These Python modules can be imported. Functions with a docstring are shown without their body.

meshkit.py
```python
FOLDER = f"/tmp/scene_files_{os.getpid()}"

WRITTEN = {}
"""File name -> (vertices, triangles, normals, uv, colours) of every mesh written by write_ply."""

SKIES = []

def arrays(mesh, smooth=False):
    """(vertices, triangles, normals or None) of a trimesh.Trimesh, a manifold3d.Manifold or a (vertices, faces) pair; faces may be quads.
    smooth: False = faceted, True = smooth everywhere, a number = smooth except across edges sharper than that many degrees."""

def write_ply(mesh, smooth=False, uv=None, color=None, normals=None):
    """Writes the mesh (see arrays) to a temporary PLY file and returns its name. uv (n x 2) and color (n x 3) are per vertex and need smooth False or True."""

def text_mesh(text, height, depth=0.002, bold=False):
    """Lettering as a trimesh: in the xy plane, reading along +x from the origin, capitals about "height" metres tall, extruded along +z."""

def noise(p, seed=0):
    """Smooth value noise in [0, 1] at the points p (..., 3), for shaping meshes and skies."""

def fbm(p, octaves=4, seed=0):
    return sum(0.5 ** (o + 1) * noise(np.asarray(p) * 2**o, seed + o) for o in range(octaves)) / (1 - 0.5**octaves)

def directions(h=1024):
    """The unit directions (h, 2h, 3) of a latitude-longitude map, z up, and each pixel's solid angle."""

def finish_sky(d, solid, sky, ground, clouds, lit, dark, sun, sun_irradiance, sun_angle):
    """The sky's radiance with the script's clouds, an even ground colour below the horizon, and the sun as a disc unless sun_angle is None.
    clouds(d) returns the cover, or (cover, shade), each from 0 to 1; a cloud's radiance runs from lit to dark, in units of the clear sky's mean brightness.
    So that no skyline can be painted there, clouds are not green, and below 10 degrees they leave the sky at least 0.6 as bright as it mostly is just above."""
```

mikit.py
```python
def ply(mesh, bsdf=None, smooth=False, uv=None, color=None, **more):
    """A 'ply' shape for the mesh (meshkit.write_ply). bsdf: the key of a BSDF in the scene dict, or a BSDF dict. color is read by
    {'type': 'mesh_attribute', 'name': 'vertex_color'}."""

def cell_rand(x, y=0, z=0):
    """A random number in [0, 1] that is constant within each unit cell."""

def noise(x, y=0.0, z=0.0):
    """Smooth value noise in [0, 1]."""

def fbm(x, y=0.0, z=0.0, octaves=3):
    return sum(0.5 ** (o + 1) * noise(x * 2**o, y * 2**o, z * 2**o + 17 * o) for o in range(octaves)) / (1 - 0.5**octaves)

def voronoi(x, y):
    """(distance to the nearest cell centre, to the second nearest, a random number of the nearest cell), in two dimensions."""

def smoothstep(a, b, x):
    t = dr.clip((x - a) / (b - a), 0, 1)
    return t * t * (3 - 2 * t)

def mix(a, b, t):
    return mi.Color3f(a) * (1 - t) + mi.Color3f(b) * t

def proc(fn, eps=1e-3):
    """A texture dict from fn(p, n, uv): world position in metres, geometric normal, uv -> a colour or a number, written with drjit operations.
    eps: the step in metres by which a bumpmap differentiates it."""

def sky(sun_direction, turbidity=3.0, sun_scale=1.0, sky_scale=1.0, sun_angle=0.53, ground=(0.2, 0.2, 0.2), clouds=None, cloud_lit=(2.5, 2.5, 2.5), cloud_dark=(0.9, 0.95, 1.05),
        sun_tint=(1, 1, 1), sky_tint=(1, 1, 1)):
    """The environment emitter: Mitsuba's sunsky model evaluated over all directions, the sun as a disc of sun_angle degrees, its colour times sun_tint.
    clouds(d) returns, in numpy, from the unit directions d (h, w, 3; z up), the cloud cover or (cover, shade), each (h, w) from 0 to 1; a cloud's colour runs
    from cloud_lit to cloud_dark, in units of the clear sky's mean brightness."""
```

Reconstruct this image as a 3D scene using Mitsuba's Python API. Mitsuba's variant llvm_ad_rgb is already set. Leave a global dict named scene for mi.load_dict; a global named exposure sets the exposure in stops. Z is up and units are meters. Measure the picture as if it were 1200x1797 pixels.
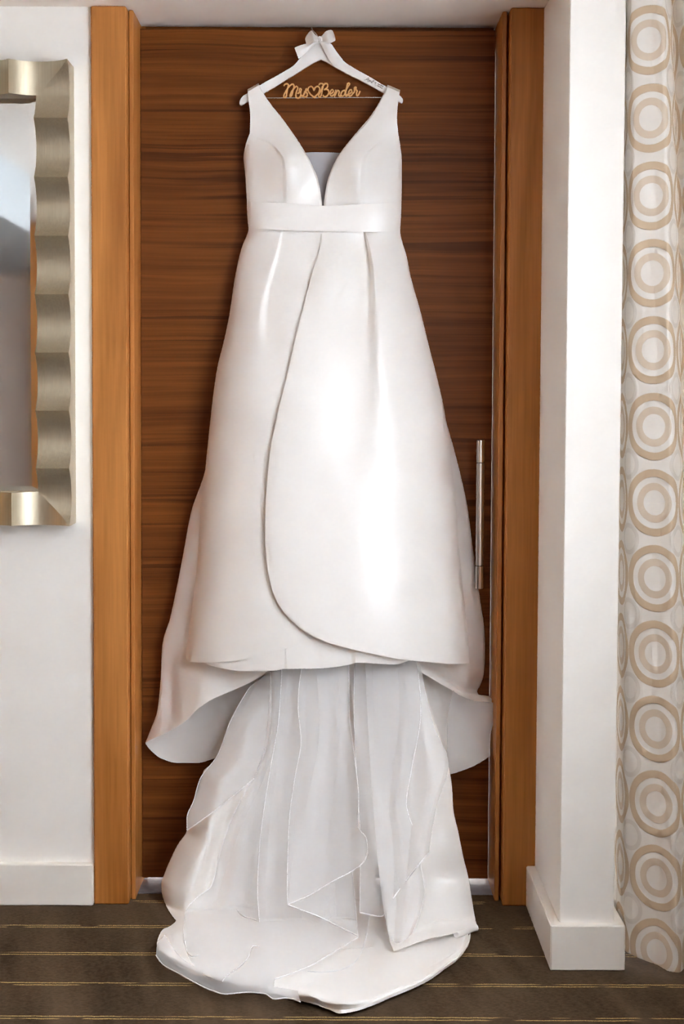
import math
import numpy as np
import trimesh
import mitsuba as mi
import drjit as dr
import mikit, meshkit
from mikit import proc, noise, fbm, smoothstep, mix
from scipy.interpolate import PchipInterpolator, CubicSpline
from shapely.geometry import LineString, Polygon
from shapely.ops import unary_union

# ------------------------------------------------------------------ camera, sky, exposure
W, H = 1200, 1797
FPX, CX, CY = 3000.0, 585.0, 861.0          # focal length and principal point in pixels
PITCH, ROLL, HC = math.atan(0.057), 0.0039, 1.367
YF, YD = 4.50, 4.70                          # trim front plane, door front plane
CAM = np.array([0.0, 0.0, HC])
FWD = np.array([0, math.cos(PITCH), -math.sin(PITCH)])
UP0 = np.array([0, math.sin(PITCH), math.cos(PITCH)])
RT0 = np.array([1.0, 0, 0])
RIGHT = math.cos(ROLL) * RT0 + math.sin(ROLL) * UP0
UP = -math.sin(ROLL) * RT0 + math.cos(ROLL) * UP0
T = mi.ScalarTransform4f
scene, labels = {}, {}
scene['camera'] = {
    'type': 'perspective', 'fov': math.degrees(2 * math.atan(600 / FPX)), 'fov_axis': 'x',
    'principal_point_offset_x': (600 - CX) / 1200, 'principal_point_offset_y': (898.5 - CY) / 1797,
    'to_world': T().look_at(origin=CAM.tolist(), target=(CAM + FWD).tolist(), up=UP.tolist()),
    'near_clip': 0.05, 'far_clip': 100.0}
# an overcast sky seen through the tall window in the right wall
scene['sky'] = mikit.sky((0.5, -0.6, 0.6), turbidity=4.0, sun_scale=0.0, ground=(0.32, 0.31, 0.29),
                         clouds=lambda d: np.ones(d.shape[:2]), cloud_lit=(2.5, 2.5, 2.55))
exposure = 6.63

# ------------------------------------------------------------------ helpers
def ray(px, py):
    """Direction (y component 1) of the sight line through a photo pixel."""
    px, py = np.asarray(px, float), np.asarray(py, float)
    d = FWD + ((px - CX) / FPX)[..., None] * RIGHT - ((py - CY) / FPX)[..., None] * UP
    return d / d[..., 1:2]

def at(px, py, Y):
    return CAM + ray(px, py) * np.asarray(Y, float)[..., None]

def lift(px, py, d, h=0.004):
    """Points at distance d before the door, never lower than h above the carpet."""
    w = ray(px, py)
    Y = YD - np.asarray(d, float)
    fl = np.where(w[..., 2] < -1e-3, (h - HC) / np.minimum(w[..., 2], -1e-3), 99.0)
    k = 0.02
    m = np.clip(0.5 + 0.5 * (fl - Y) / k, 0, 1)
    Ys = fl * (1 - m) + Y * m - k * m * (1 - m)
    return CAM + w * Ys[..., None]

def Xat(px, py, Y): return float(at(px, py, Y)[0])
def Zat(px, py, Y): return float(at(px, py, Y)[2])

def spl(pts, n):
    p = np.array(pts, float)
    if len(p) == 2:
        return p[0] + (p[1] - p[0]) * np.linspace(0, 1, n)[:, None]
    s = np.r_[0, np.cumsum(np.linalg.norm(np.diff(p, axis=0), axis=1))]
    return PchipInterpolator(s / s[-1], p)(np.linspace(0, 1, n))

def coons(top, bot, left, right, nu, nv):
    t, b, l, r = spl(top, nu), spl(bot, nu), spl(left, nv), spl(right, nv)
    u, v = np.meshgrid(np.linspace(0, 1, nu), np.linspace(0, 1, nv))
    U, V = u[..., None], v[..., None]
    P = (1 - V) * t[None] + V * b[None] + (1 - U) * l[:, None] + U * r[:, None]
    P = P - ((1 - U) * (1 - V) * t[0] + U * (1 - V) * t[-1] + (1 - U) * V * b[0] + U * V * b[-1])
    return P[..., 0], P[..., 1], u, v

def grid_faces(nv, nu, off=0):
    i = np.arange(nv - 1)[:, None] * nu + np.arange(nu - 1)[None]
    q = np.stack([i, i + 1, i + nu + 1, i + nu], -1).reshape(-1, 4) + off
    return np.vstack([q[:, [0, 2, 1]], q[:, [0, 3, 2]]])

def grid_normals(P):
    du, dv = np.gradient(P, axis=1), np.gradient(P, axis=0)
    n = np.cross(du, dv)
    n /= np.linalg.norm(n, axis=-1, keepdims=True) + 1e-12
    if n[..., 1].mean() > 0: n = -n
    return n

def shell(P, th=0.0015):
    """A sheet of cloth of real thickness from a grid of points; the front faces the room."""
    nv, nu = P.shape[:2]
    n = grid_normals(P)
    v = np.vstack([P.reshape(-1, 3), (P - n * th).reshape(-1, 3)])
    f1 = grid_faces(nv, nu)
    a = v[f1[0]]
    if np.dot(np.cross(a[1] - a[0], a[2] - a[0]), n[0, 0]) < 0: f1 = f1[:, ::-1]
    f2 = f1[:, ::-1] + nv * nu
    idx = np.arange(nv * nu).reshape(nv, nu)
    rim = np.r_[idx[0], idx[1:, -1], idx[-1, -2::-1], idx[-2:0:-1, 0]]
    a, b = rim, np.roll(rim, -1)
    side = np.vstack([np.stack([a, b, b + nv * nu], 1), np.stack([a, b + nv * nu, a + nv * nu], 1)])
    return trimesh.Trimesh(v, np.vstack([f1, f2, side]), process=False)

def tube(pts, r, sides=8, n=None):
    p = np.asarray(pts, float)
    if n: 
        s = np.r_[0, np.cumsum(np.linalg.norm(np.diff(p, axis=0), axis=1))]
        p = PchipInterpolator(s, p)(np.linspace(0, s[-1], n))
    t = np.gradient(p, axis=0); t /= np.linalg.norm(t, axis=1, keepdims=True) + 1e-12
    ref = np.array([0.13, 0.9, 0.4])
    a = np.cross(t, ref); a /= np.linalg.norm(a, axis=1, keepdims=True) + 1e-9
    b = np.cross(t, a)
    ang = np.arange(sides) * 2 * np.pi / sides
    v = p[:, None] + r * (np.cos(ang)[None, :, None] * a[:, None] + np.sin(ang)[None, :, None] * b[:, None])
    m = len(p)
    i, j = np.meshgrid(np.arange(m - 1), np.arange(sides), indexing='ij')
    q = np.stack([i * sides + j, i * sides + (j + 1) % sides, (i + 1) * sides + (j + 1) % sides, (i + 1) * sides + j], -1).reshape(-1, 4)
    v = np.vstack([v.reshape(-1, 3), p[:1], p[-1:]])
    j = np.arange(sides); c = m * sides
    caps = np.vstack([np.stack([j * 0 + c, (j + 1) % sides, j], 1), np.stack([j * 0 + c + 1, (m - 1) * sides + j, (m - 1) * sides + (j + 1) % sides], 1)])
    me = trimesh.Trimesh(v, np.vstack([q[:, [0, 1, 2]], q[:, [0, 2, 3]], caps]), process=False)
    if me.volume < 0: me.invert()
    return me

def box(x0, x1, y0, y1, z0, z1, bevel=0.0):
    if bevel <= 0:
        m = trimesh.creation.box((x1 - x0, y1 - y0, z1 - z0))
        m.apply_translation(((x0 + x1) / 2, (y0 + y1) / 2, (z0 + z1) / 2))
        return m
    b, pts = bevel, []
    for sx in (0, 1):
        for sy in (0, 1):
            for sz in (0, 1):
                c = np.array([[x0, x1][sx], [y0, y1][sy], [z0, z1][sz]])
                i = np.array([1 - 2 * sx, 1 - 2 * sy, 1 - 2 * sz]) * b
                for k in range(3):
                    o = i.copy(); o[k] = 0; pts.append(c + o)
    return trimesh.convex.convex_hull(np.array(pts))

def obj(key, mesh, mat, smooth=False, **kw):
    base, n = key, 0
    while key in scene:
        n += 1; key = f'{base}_{n:03d}'
    scene[key] = mikit.ply(mesh, mat, smooth=smooth, **kw)
    return key

def tag(key, label, cat=None, group=None, kind=None):
    e = {'label': label}
    if cat: e['category'] = cat
    if group: e['group'] = group
    if kind: e['kind'] = kind
    labels[key] = e

def struct(key, mesh, mat, label, cat, smooth=False):
    k = obj(key, mesh, mat, smooth)
    tag(k, label, cat, kind='structure')
    return k

# ------------------------------------------------------------------ materials
def mat(name, **kw):
    scene[name] = {'type': 'twosided', 'b': {'type': 'principled', **kw}}
def rgb(*c): return {'type': 'rgb', 'value': list(c)}

def plaster(p, n, uv):
    return mix((0.80, 0.785, 0.755), (0.83, 0.815, 0.785), fbm(p.x * 3, p.y * 3, p.z * 3))
mat('paint_wall', base_color=proc(plaster), roughness=0.6, specular=0.3)
mat('paint_warm_bounce', base_color=rgb(0.50, 0.31, 0.17), roughness=0.7, specular=0.3)  # for the unseen side wall, coloured to give warm bounce light
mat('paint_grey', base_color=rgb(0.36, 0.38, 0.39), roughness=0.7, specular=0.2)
mat('paint_beige', base_color=rgb(0.72, 0.63, 0.57), roughness=0.7, specular=0.3)
mat('paint_ceiling', base_color=rgb(0.74, 0.69, 0.64), roughness=0.8, specular=0.2)
mat('paint_trim', base_color=rgb(0.80, 0.77, 0.72), roughness=0.4, specular=0.4)

def maple(p, n, uv):
    wob = fbm(p.x * 4, p.y * 4, p.z * 0.9) * 0.9
    g = fbm(p.x * 26 + wob * 5, p.y * 26, p.z * 1.1)
    fine = fbm(p.x * 240, p.y * 240, p.z * 6)
    t = dr.clip(0.75 * g + 0.35 * (fine - 0.5) + 0.1, 0, 1)
    fig = fbm(p.x * 9 + p.y * 9 + 1.6 * noise(p.x * 5, p.y * 5, p.z * 2.2), p.z * 0.8, 3.0)
    t = dr.clip(t + 0.7 * (fig - 0.5), 0, 1)
    return mix((0.29, 0.094, 0.018), (0.56, 0.235, 0.064), t)
mat('warm_wood', base_color=proc(maple), roughness=0.40, specular=0.28)

def walnut(p, n, uv):
    w = fbm(p.x * 1.2, p.z * 1.6, 3.0)
    z = p.z + 0.035 * (w - 0.5) + 0.006 * fbm(p.x * 5, p.z * 7, 1.0)
    band = fbm(p.x * 0.5, z * 16, 7.0)
    g = fbm(p.x * 1.5, z * 90, 2.0)
    pore = fbm(p.x * 5, z * 420, 5.0)
    t = dr.clip(0.32 * (band - 0.5) + 0.70 * (g - 0.5) + 0.50 * (pore - 0.5) + 0.48, 0, 1)
    dark = smoothstep(0.62, 0.76, fbm(p.x * 0.9, z * 70, 11.0))
    return mix(mix((0.075, 0.020, 0.005), (0.225, 0.070, 0.015), t), (0.05, 0.014, 0.004), dark * 0.65)
mat('walnut', base_color=proc(walnut), roughness=0.45, specular=0.14)

def carpet_col(p, n, uv):
    f = fbm(p.x * 160, p.y * 160, 1.0)
    g = fbm(p.x * 18 + p.y * 3.5, p.y * 2.2, 4.0)
    c = mix((0.040, 0.026, 0.016), (0.105, 0.070, 0.044), dr.clip(0.6 * f + 1.15 * g - 0.38, 0, 1))
    s = (p.y - 4.312) / 0.2135
    k = (s - dr.floor(s + 0.5)) * 0.2135
    k = k + 0.0022 * (noise(p.x * 60, dr.floor(s + 0.5) * 7.0) - 0.5)
    on = 1 - smoothstep(0.0016, 0.0036, dr.abs(dr.abs(k) - 0.0075))
    on = on * smoothstep(0.16, 0.34, noise(p.x * 16, dr.floor(s + 0.5) * 3.0 + dr.select(k > 0, 1.0, 0.0)))
    on = on * (0.55 + 0.45 * noise(p.x * 320, p.y * 90))
    return mix(c, (0.46, 0.31, 0.13), on)
def carpet_bump(p, n, uv):
    return fbm(p.x * 190, p.y * 190, 0.0)
scene['carpet'] = {'type': 'bumpmap', 'b': {'type': 'principled', 'base_color': proc(carpet_col), 'roughness': 0.95, 'specular': 0.05, 'sheen': 0.3},
                   'tex': proc(carpet_bump), 'scale': 0.006}
def tile_col(p, n, uv):
    return mix((0.16, 0.16, 0.19), (0.34, 0.35, 0.40), fbm(p.x * 30, p.y * 30, 2.0))
mat('stone_tile', base_color=proc(tile_col), roughness=0.22, specular=0.5)

mat('satin', base_color=rgb(0.845, 0.835, 0.820), roughness=0.335, specular=0.75, sheen=0.1)
mat('lining', base_color=rgb(0.70, 0.68, 0.66), roughness=0.5, specular=0.3)  # inner satin darkened to stand for the shade under the left fold
mat('mesh_cloth', base_color=rgb(0.50, 0.49, 0.52), roughness=0.7, specular=0.2)
scene['tulle'] = {'type': 'blendbsdf', 'weight': 0.42,
                  'a': {'type': 'thindielectric', 'int_ior': 1.02, 'ext_ior': 1.0},
                  'b': {'type': 'principledthin', 'base_color': rgb(0.94, 0.95, 0.965), 'roughness': 0.6, 'diff_trans': 0.7, 'spec_trans': 0.0, 'eta': 1.2}}
mat('tulle_hem', base_color=rgb(0.78, 0.79, 0.81), roughness=0.5, specular=0.3)
scene['sheer'] = {'type': 'principledthin', 'base_color': rgb(0.875, 0.93, 0.985), 'roughness': 0.8, 'diff_trans': 1.5, 'spec_trans': 0.0, 'eta': 1.1}
mat('lamp_cloth', base_color=rgb(0.75, 0.65, 0.5), roughness=0.8)
mat('white_paint', base_color=rgb(0.84, 0.84, 0.84), roughness=0.3, specular=0.5)
mat('ribbon', base_color=rgb(0.84, 0.83, 0.82), roughness=0.3, specular=0.5, sheen=0.3)
mat('plywood', base_color=rgb(0.72, 0.40, 0.16), roughness=0.6, specular=0.2)
mat('engraving', base_color=rgb(0.045, 0.028, 0.018), roughness=0.8)
mat('steel_wire', base_color=rgb(0.62, 0.60, 0.57), metallic=1.0, roughness=0.3)
mat('brushed_steel', base_color=rgb(0.76, 0.72, 0.68), metallic=1.0, roughness=0.32)
mat('polished_steel', base_color=rgb(0.80, 0.76, 0.72), metallic=1.0, roughness=0.16)
mat('mirror_silver', base_color=rgb(0.90, 0.92, 0.925), metallic=1.0, roughness=0.03)
def champagne(p, n, uv):
    s = fbm(p.x * 300, p.y * 300, p.z * 5)
    return mix((0.56, 0.49, 0.36), (0.66, 0.59, 0.45), s)
mat('champagne_leaf', base_color=proc(champagne), metallic=0.9, roughness=0.42, specular=0.5)
mat('white_ceramic', base_color=rgb(0.82, 0.82, 0.85), roughness=0.12, specular=0.6)

# curtain cloth: uv in metres along the cloth
PITCHV, COLS = 0.1774, 0.158
def rings(uv):
    cu, cv = uv.x / COLS, uv.y / PITCHV
    du = (cu - dr.floor(cu + 0.5)) * COLS
    dv = (cv - dr.floor(cv + 0.5)) * PITCHV
    r = dr.sqrt(du * du + dv * dv)
    def band(r, a, b): return smoothstep(a - 0.0012, a + 0.0012, r) * (1 - smoothstep(b - 0.0012, b + 0.0012, r))
    big = band(r, 0.0605, 0.0785)
    mid = band(r, 0.0295, 0.0465)
    cu2, cv2 = cu + 0.5, cv + 0.5
    du2 = (cu2 - dr.floor(cu2 + 0.5)) * COLS
    dv2 = (cv2 - dr.floor(cv2 + 0.5)) * PITCHV
    r2 = dr.sqrt(du2 * du2 + dv2 * dv2)
    small = band(r2, 0.0265, 0.0375)
    return big, mid, small
def curtain_col(p, n, uv):
    big, mid, small = rings(uv)
    c = mix((0.82, 0.79, 0.75), (0.60, 0.475, 0.34), big)
    c = mix(c, (0.63, 0.52, 0.40), mid * 0.8)
    return mix(c, (0.60, 0.56, 0.51), small * 0.45)
def curtain_bump(p, n, uv):
    big, mid, small = rings(uv)
    return 1.0 * big + 0.45 * mid + 0.7 * small + 0.5 * fbm(uv.x * 40, uv.y * 40, 1.0)
scene['curtain_cloth'] = {'type': 'twosided', 'b': {'type': 'bumpmap', 'b': {'type': 'principled', 'base_color': proc(curtain_col), 'roughness': 0.5, 'specular': 0.35, 'sheen': 0.3},
                          'tex': proc(curtain_bump), 'scale': 0.0022}}
mat('curtain_lining', base_color=rgb(0.72, 0.68, 0.62), roughness=0.8)

# ------------------------------------------------------------------ the room shell
CEIL = HC + (690 - 22) * 0.0015
YW = 4.515                      # left wall plane
XR = 1.02                       # window wall plane
XL, YB = -4.20, -1.80
XTL0, XTL1 = Xat(162, 800, YF), Xat(223.5, 800, YF)       # left trim board
XTR0, XTR1 = Xat(889, 800, YF), Xat(949, 800, YF)         # right trim board
XDL, XDR = Xat(239.5, 800, YD), Xat(869, 800, YD)         # door edges in view

struct('floor', box(XL, XR + 0.3, YB, 4.60, -0.05, 0.0), 'carpet', 'brown carpet with thin double golden stitched lines', 'floor')
struct('ceiling', box(XL, XR + 0.3, YB, 7.0, CEIL, CEIL + 0.1), 'paint_ceiling', 'plain white ceiling above the wooden door', 'ceiling')
struct('wall_left', box(XL, XTL0 + 0.01, YW, YW + 0.2, 0, CEIL), 'paint_wall', 'cream painted wall behind the mirror', 'wall')
struct('wall_side', box(XL - 0.1, XL, YB, YW + 0.2, 0, CEIL), 'paint_warm_bounce', 'side wall out of view, coloured brown to give warm bounce light', 'wall')
# back wall
struct('wall_back', box(XL, XR + 0.3, YB - 0.1, YB, 0, CEIL), 'paint_beige', 'beige back wall of the room', 'wall')
struct('ceiling_bulkhead', box(-2.7, -1.41, YB, YW - 0.002, CEIL - 0.26, CEIL), 'paint_grey', 'white dropped bulkhead along the left ceiling edge', 'ceiling')
# right window wall: opening out of view, sill and ends set to shape daylight
WY0, WY1, WZ0, WZ1 = 0.3, 3.15, 0.95, CEIL - 0.02
wm = trimesh.util.concatenate([box(XR, XR + 0.2, WY1, YW + 0.4, 0, CEIL), box(XR, XR + 0.2, YB, WY0, 0, CEIL),
                               box(XR, XR + 0.2, WY0, WY1, 0, WZ0), box(XR, XR + 0.2, WY0, WY1, WZ1, CEIL)])
struct('wall_right', wm, 'paint_wall', 'cream window wall behind the curtain', 'wall')

sx_ = np.linspace(WY0 - 0.02, WY1 + 0.02, 240)
sp_ = np.stack([np.stack([XR + 0.10 + 0.018 * np.sin(sx_ * 46), sx_, np.full(240, z_)], -1) for z_ in (WZ1 + 0.02, WZ0 - 0.02)])
sheer_v = sp_.reshape(-1, 3)
kk = obj('unseen_sheer_curtain', trimesh.Trimesh(sheer_v, grid_faces(2, 240), process=False), 'sheer', True)  # unseen curtain, placed to even out the window light
tag(kk, 'unseen sheer curtain, out of view, placed across the window to spread the daylight evenly', 'sheer curtain')
# column between door and curtain
XC0, XC1, YC = Xat(992, 800, 4.0), Xat(1089, 800, 4.0), 4.008
ZB = 0.110
struct('wall_column', box(XC0, XC1, YC, YW + 0.3, 0, CEIL, 0.002), 'paint_wall', 'white painted wall return standing out right of the door', 'wall')
struct('trim_1', box(XTR1 - 0.004, XC0 + 0.003, YF - 0.004, YF + 0.06, ZB, CEIL - 0.003, 0.001), 'paint_trim', 'thin pale caulked strip where the right door trim meets the wall return', 'trim')
bb = trimesh.util.concatenate([box(XC0 - 0.024, XC1 + 0.024, YC - 0.022, YC + 0.01, 0, ZB, 0.003),
                               box(XC0 - 0.024, XC0 + 0.002, YC - 0.02, YF - 0.001, 0, ZB, 0.003),
                               box(XC1 - 0.002, XC1 + 0.024, YC - 0.02, YF, 0, ZB, 0.003)])
struct('baseboard_right', bb, 'paint_trim', 'cream baseboard wrapped round the foot of the wall return', 'baseboard')
struct('baseboard_left', box(XL, XTL0 - 0.001, YW - 0.03, YW, 0, 0.112, 0.003), 'paint_trim', 'cream baseboard along the left wall', 'baseboard')

# ------------------------------------------------------------------ door frame and door
struct('trim_2', box(XTL0, XTL1, YF, YW + 0.12, 0, CEIL - 0.001, 0.003), 'warm_wood', 'broad honey-coloured wooden upright left of the door', 'trim')
struct('trim_3', box(XTR0, XTR1, YF, YW + 0.12, 0, CEIL - 0.001, 0.003), 'warm_wood', 'broad shaded wooden upright right of the door', 'trim')
XJL0, XJL1 = Xat(228, 800, YF + 0.045), Xat(238, 800, YD - 0.01)
XJR0, XJR1 = Xat(871, 800, YD - 0.01), Xat(882.5, 800, YF + 0.045)
struct('trim_4', trimesh.util.concatenate([box(XJL0, XJL0 + 0.012, YF + 0.045, YD + 0.12, 0, CEIL - 0.001, 0.002), box(XTL1 - 0.01, XJL0 + 0.004, YF + 0.09, YF + 0.13, 0, CEIL - 0.001), box(XJL0 - 0.01, Xat(264, 1550, 4.82), YD + 0.047, YD + 0.062, 0, CEIL - 0.001)]), 'warm_wood', 'narrow inner wooden jamb left of the door', 'trim')
struct('trim_5', trimesh.util.concatenate([box(XJR1 - 0.012, XJR1, YF + 0.045, YD + 0.12, 0, CEIL - 0.001, 0.002), box(XJR1 - 0.004, XTR0 + 0.01, YF + 0.09, YF + 0.13, 0, CEIL - 0.001)]), 'warm_wood', 'narrow inner wooden jamb right of the door', 'trim')
ZD0, ZD1 = Zat(560, 1541, YD), Zat(560, 51.5, YD)
dx0, dx1 = XJL0 + 0.0125, XJR1 - 0.016
k = struct('door_1', box(dx0, dx1, YD, YD + 0.045, ZD0, ZD1, 0.0015), 'walnut', 'dark walnut sliding door with horizontal grain', 'door')
struct('door_1__track_cover', box(dx0, dx1, YD + 0.05, YD + 0.09, CEIL - 0.06, CEIL - 0.001), 'walnut', 'dark head board behind the door top', None)
labels.pop('door_1__track_cover')
# bathroom beyond the gap under the door
struct('floor_bathroom', box(-1.2, 1.2, 4.60, 7.0, -0.05, 0.002), 'stone_tile', 'bluish stone floor seen through the gap under the door', 'floor')
struct('wall_bathroom', trimesh.util.concatenate([box(-1.3, -1.2, YW + 0.2, 7.0, 0, CEIL), box(-1.3, 1.3, 7.0, 7.1, 0, CEIL), box(1.2, 1.3, YW + 0.2, 5.4, 0, CEIL), box(1.2, 1.3, 6.2, 7.0, 0, CEIL)]),
       'paint_wall', 'white bathroom wall beyond the door', 'wall')
# door pull handle
hx, hY = Xat(842, 900, YD - 0.066), YD - 0.066
z0, z1 = Zat(841, 1033, hY), Zat(841, 772, hY)
g0, g1 = Zat(841, 993, hY), Zat(841, 812, hY)
R = 0.0108
def rod(za, zb, r, ch=0.0012):
    prof = np.array([[0, za], [r - ch, za], [r, za + ch], [r, zb - ch], [r - ch, zb], [0, zb]])
    m = trimesh.creation.revolve(prof, sections=40)
    m.apply_translation((hx, hY, 0)); return m
obj('door_handle__bar', rod(g0 + 0.0008, g1 - 0.0008, R), 'brushed_steel', 40)
obj('door_handle__end_cap', rod(g1 + 0.0008, z1, R), 'polished_steel', 40)
obj('door_handle__end_cap', rod(z0, g0 - 0.0008, R), 'polished_steel', 40)
for zz in (g0 - 0.03, g1 + 0.03):
    c = trimesh.creation.cylinder(0.007, 0.066, sections=24)
    c.apply_transform(trimesh.transformations.rotation_matrix(np.pi / 2, [1, 0, 0])); c.apply_translation((hx, YD - 0.033, zz))
    obj('door_handle__standoff', c, 'polished_steel', 40)
for zz in (g0, g1):
    obj('door_handle__joint_ring', rod(zz - 0.0008, zz + 0.0008, R - 0.0012, 0.0002), 'engraving', 40)
tag('door_handle', 'tall tubular steel pull handle on the right of the walnut door', 'door handle')
labels['door_handle__end_cap'] = {'label': 'polished upper end of the handle'}
labels['door_handle__end_cap_001'] = {'label': 'polished lower end of the handle'}
# white fixture foot on the bathroom floor
cx_ = at(300, 1556, 5.1)
prof = np.array([[0, 0.002], [0.075, 0.002], [0.078, 0.01], [0.076, 0.05], [0.07, 0.12], [0.085, 0.22], [0.085, 0.30], [0, 0.30]])
m = trimesh.creation.revolve(prof, sections=48); m.apply_translation((cx_[0], 5.1, 0))
obj('white_fixture_foot', m, 'white_ceramic', 30)
tag('white_fixture_foot', 'white ceramic pedestal foot glimpsed through the gap under the door at left', 'pedestal')

# ------------------------------------------------------------------ mirror
MF, MW = YW - 0.115, YW           # frame ridge plane, wall
xr = Xat(119.5, 500, MF); zt = Zat(118, 103, MF); zb = Zat(121, 923.5, MF)
seg = (zt - zb) / 8
bw = Xat(119.5, 500, MF) - Xat(60.5, 500, MF)
xl = xr - 8 * seg * 0 - 5 * seg
def scoop(a):
    f = (a / seg) % 1.0
    f = np.where(np.abs(a / seg - np.round(a / seg)) < 1e-9, 0.0, f)
    R_ = (seg ** 2 / 4 + 0.040 ** 2) / (2 * 0.040)
    return np.sqrt(R_ ** 2 - ((f - 0.5) * seg) ** 2) - (R_ - 0.040)      # 0 at a ridge, 0.04 in the middle
def frame_side(L, nseg):
    """Bar from outer corner to outer corner in (along, across); mitred ends."""
    per = 18
    al = np.concatenate([np.linspace(k * seg, (k + 1) * seg, per, endpoint=False) for k in range(nseg)] + [[nseg * seg]])
    al = np.unique(np.r_[al, bw * np.linspace(0, 1, 6), nseg * seg - bw * np.linspace(0, 1, 6)])
    ac = np.linspace(0, bw, 9)
    A, C = np.meshgrid(al, ac, indexing='ij')
    A2 = np.where(A < bw, C + A / bw * (bw - C), np.where(A > L - bw, L - C - (L - A) / bw * (bw - C), A))   # only the ends follow the mitres
    return A2, C, scoop(A2)
def frame_mesh(which):
    L, nseg = (zt - zb, 8) if which in 'lr' else (xr - xl, 5)
    A, C, S = frame_side(L, nseg)
    Y = MF + S
    if which == 'r': X, Z = xr - C, zt - A
    if which == 'l': X, Z = xl + C, zt - A
    if which == 't': X, Z = xl + A, zt - C
    if which == 'b': X, Z = xl + A, zb + C
    P = np.stack([X, Y, Z], -1)
    B = P.copy(); B[..., 1] = MW
    nv, nu = P.shape[:2]
    v = np.vstack([P.reshape(-1, 3), B.reshape(-1, 3)])
    f1 = grid_faces(nv, nu)
    idx = np.arange(nv * nu).reshape(nv, nu)
    rim = np.r_[idx[0], idx[1:, -1], idx[-1, -2::-1], idx[-2:0:-1, 0]]
    a, b = rim, np.roll(rim, -1)
    side = np.vstack([np.stack([a, b, b + nv * nu], 1), np.stack([a, b + nv * nu, a + nv * nu], 1)])
    m = trimesh.Trimesh(v, np.vstack([f1, f1[:, ::-1] + nv * nu, side]), process=False)
    m.fix_normals()
    return m
for w_ in 'rtbl':
    obj('wall_mirror__frame_bar', frame_mesh(w_), 'champagne_leaf', 25)
gy, bev = MW - 0.028, 0.0135
gx0, gx1, gz0, gz1 = xl + bw - 0.001, xr - bw + 0.001, zb + bw - 0.001, zt - bw + 0.001
bevx = gx1 - Xat(53.5, 500, gy)
gy_e = gy + 0.0016
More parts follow.
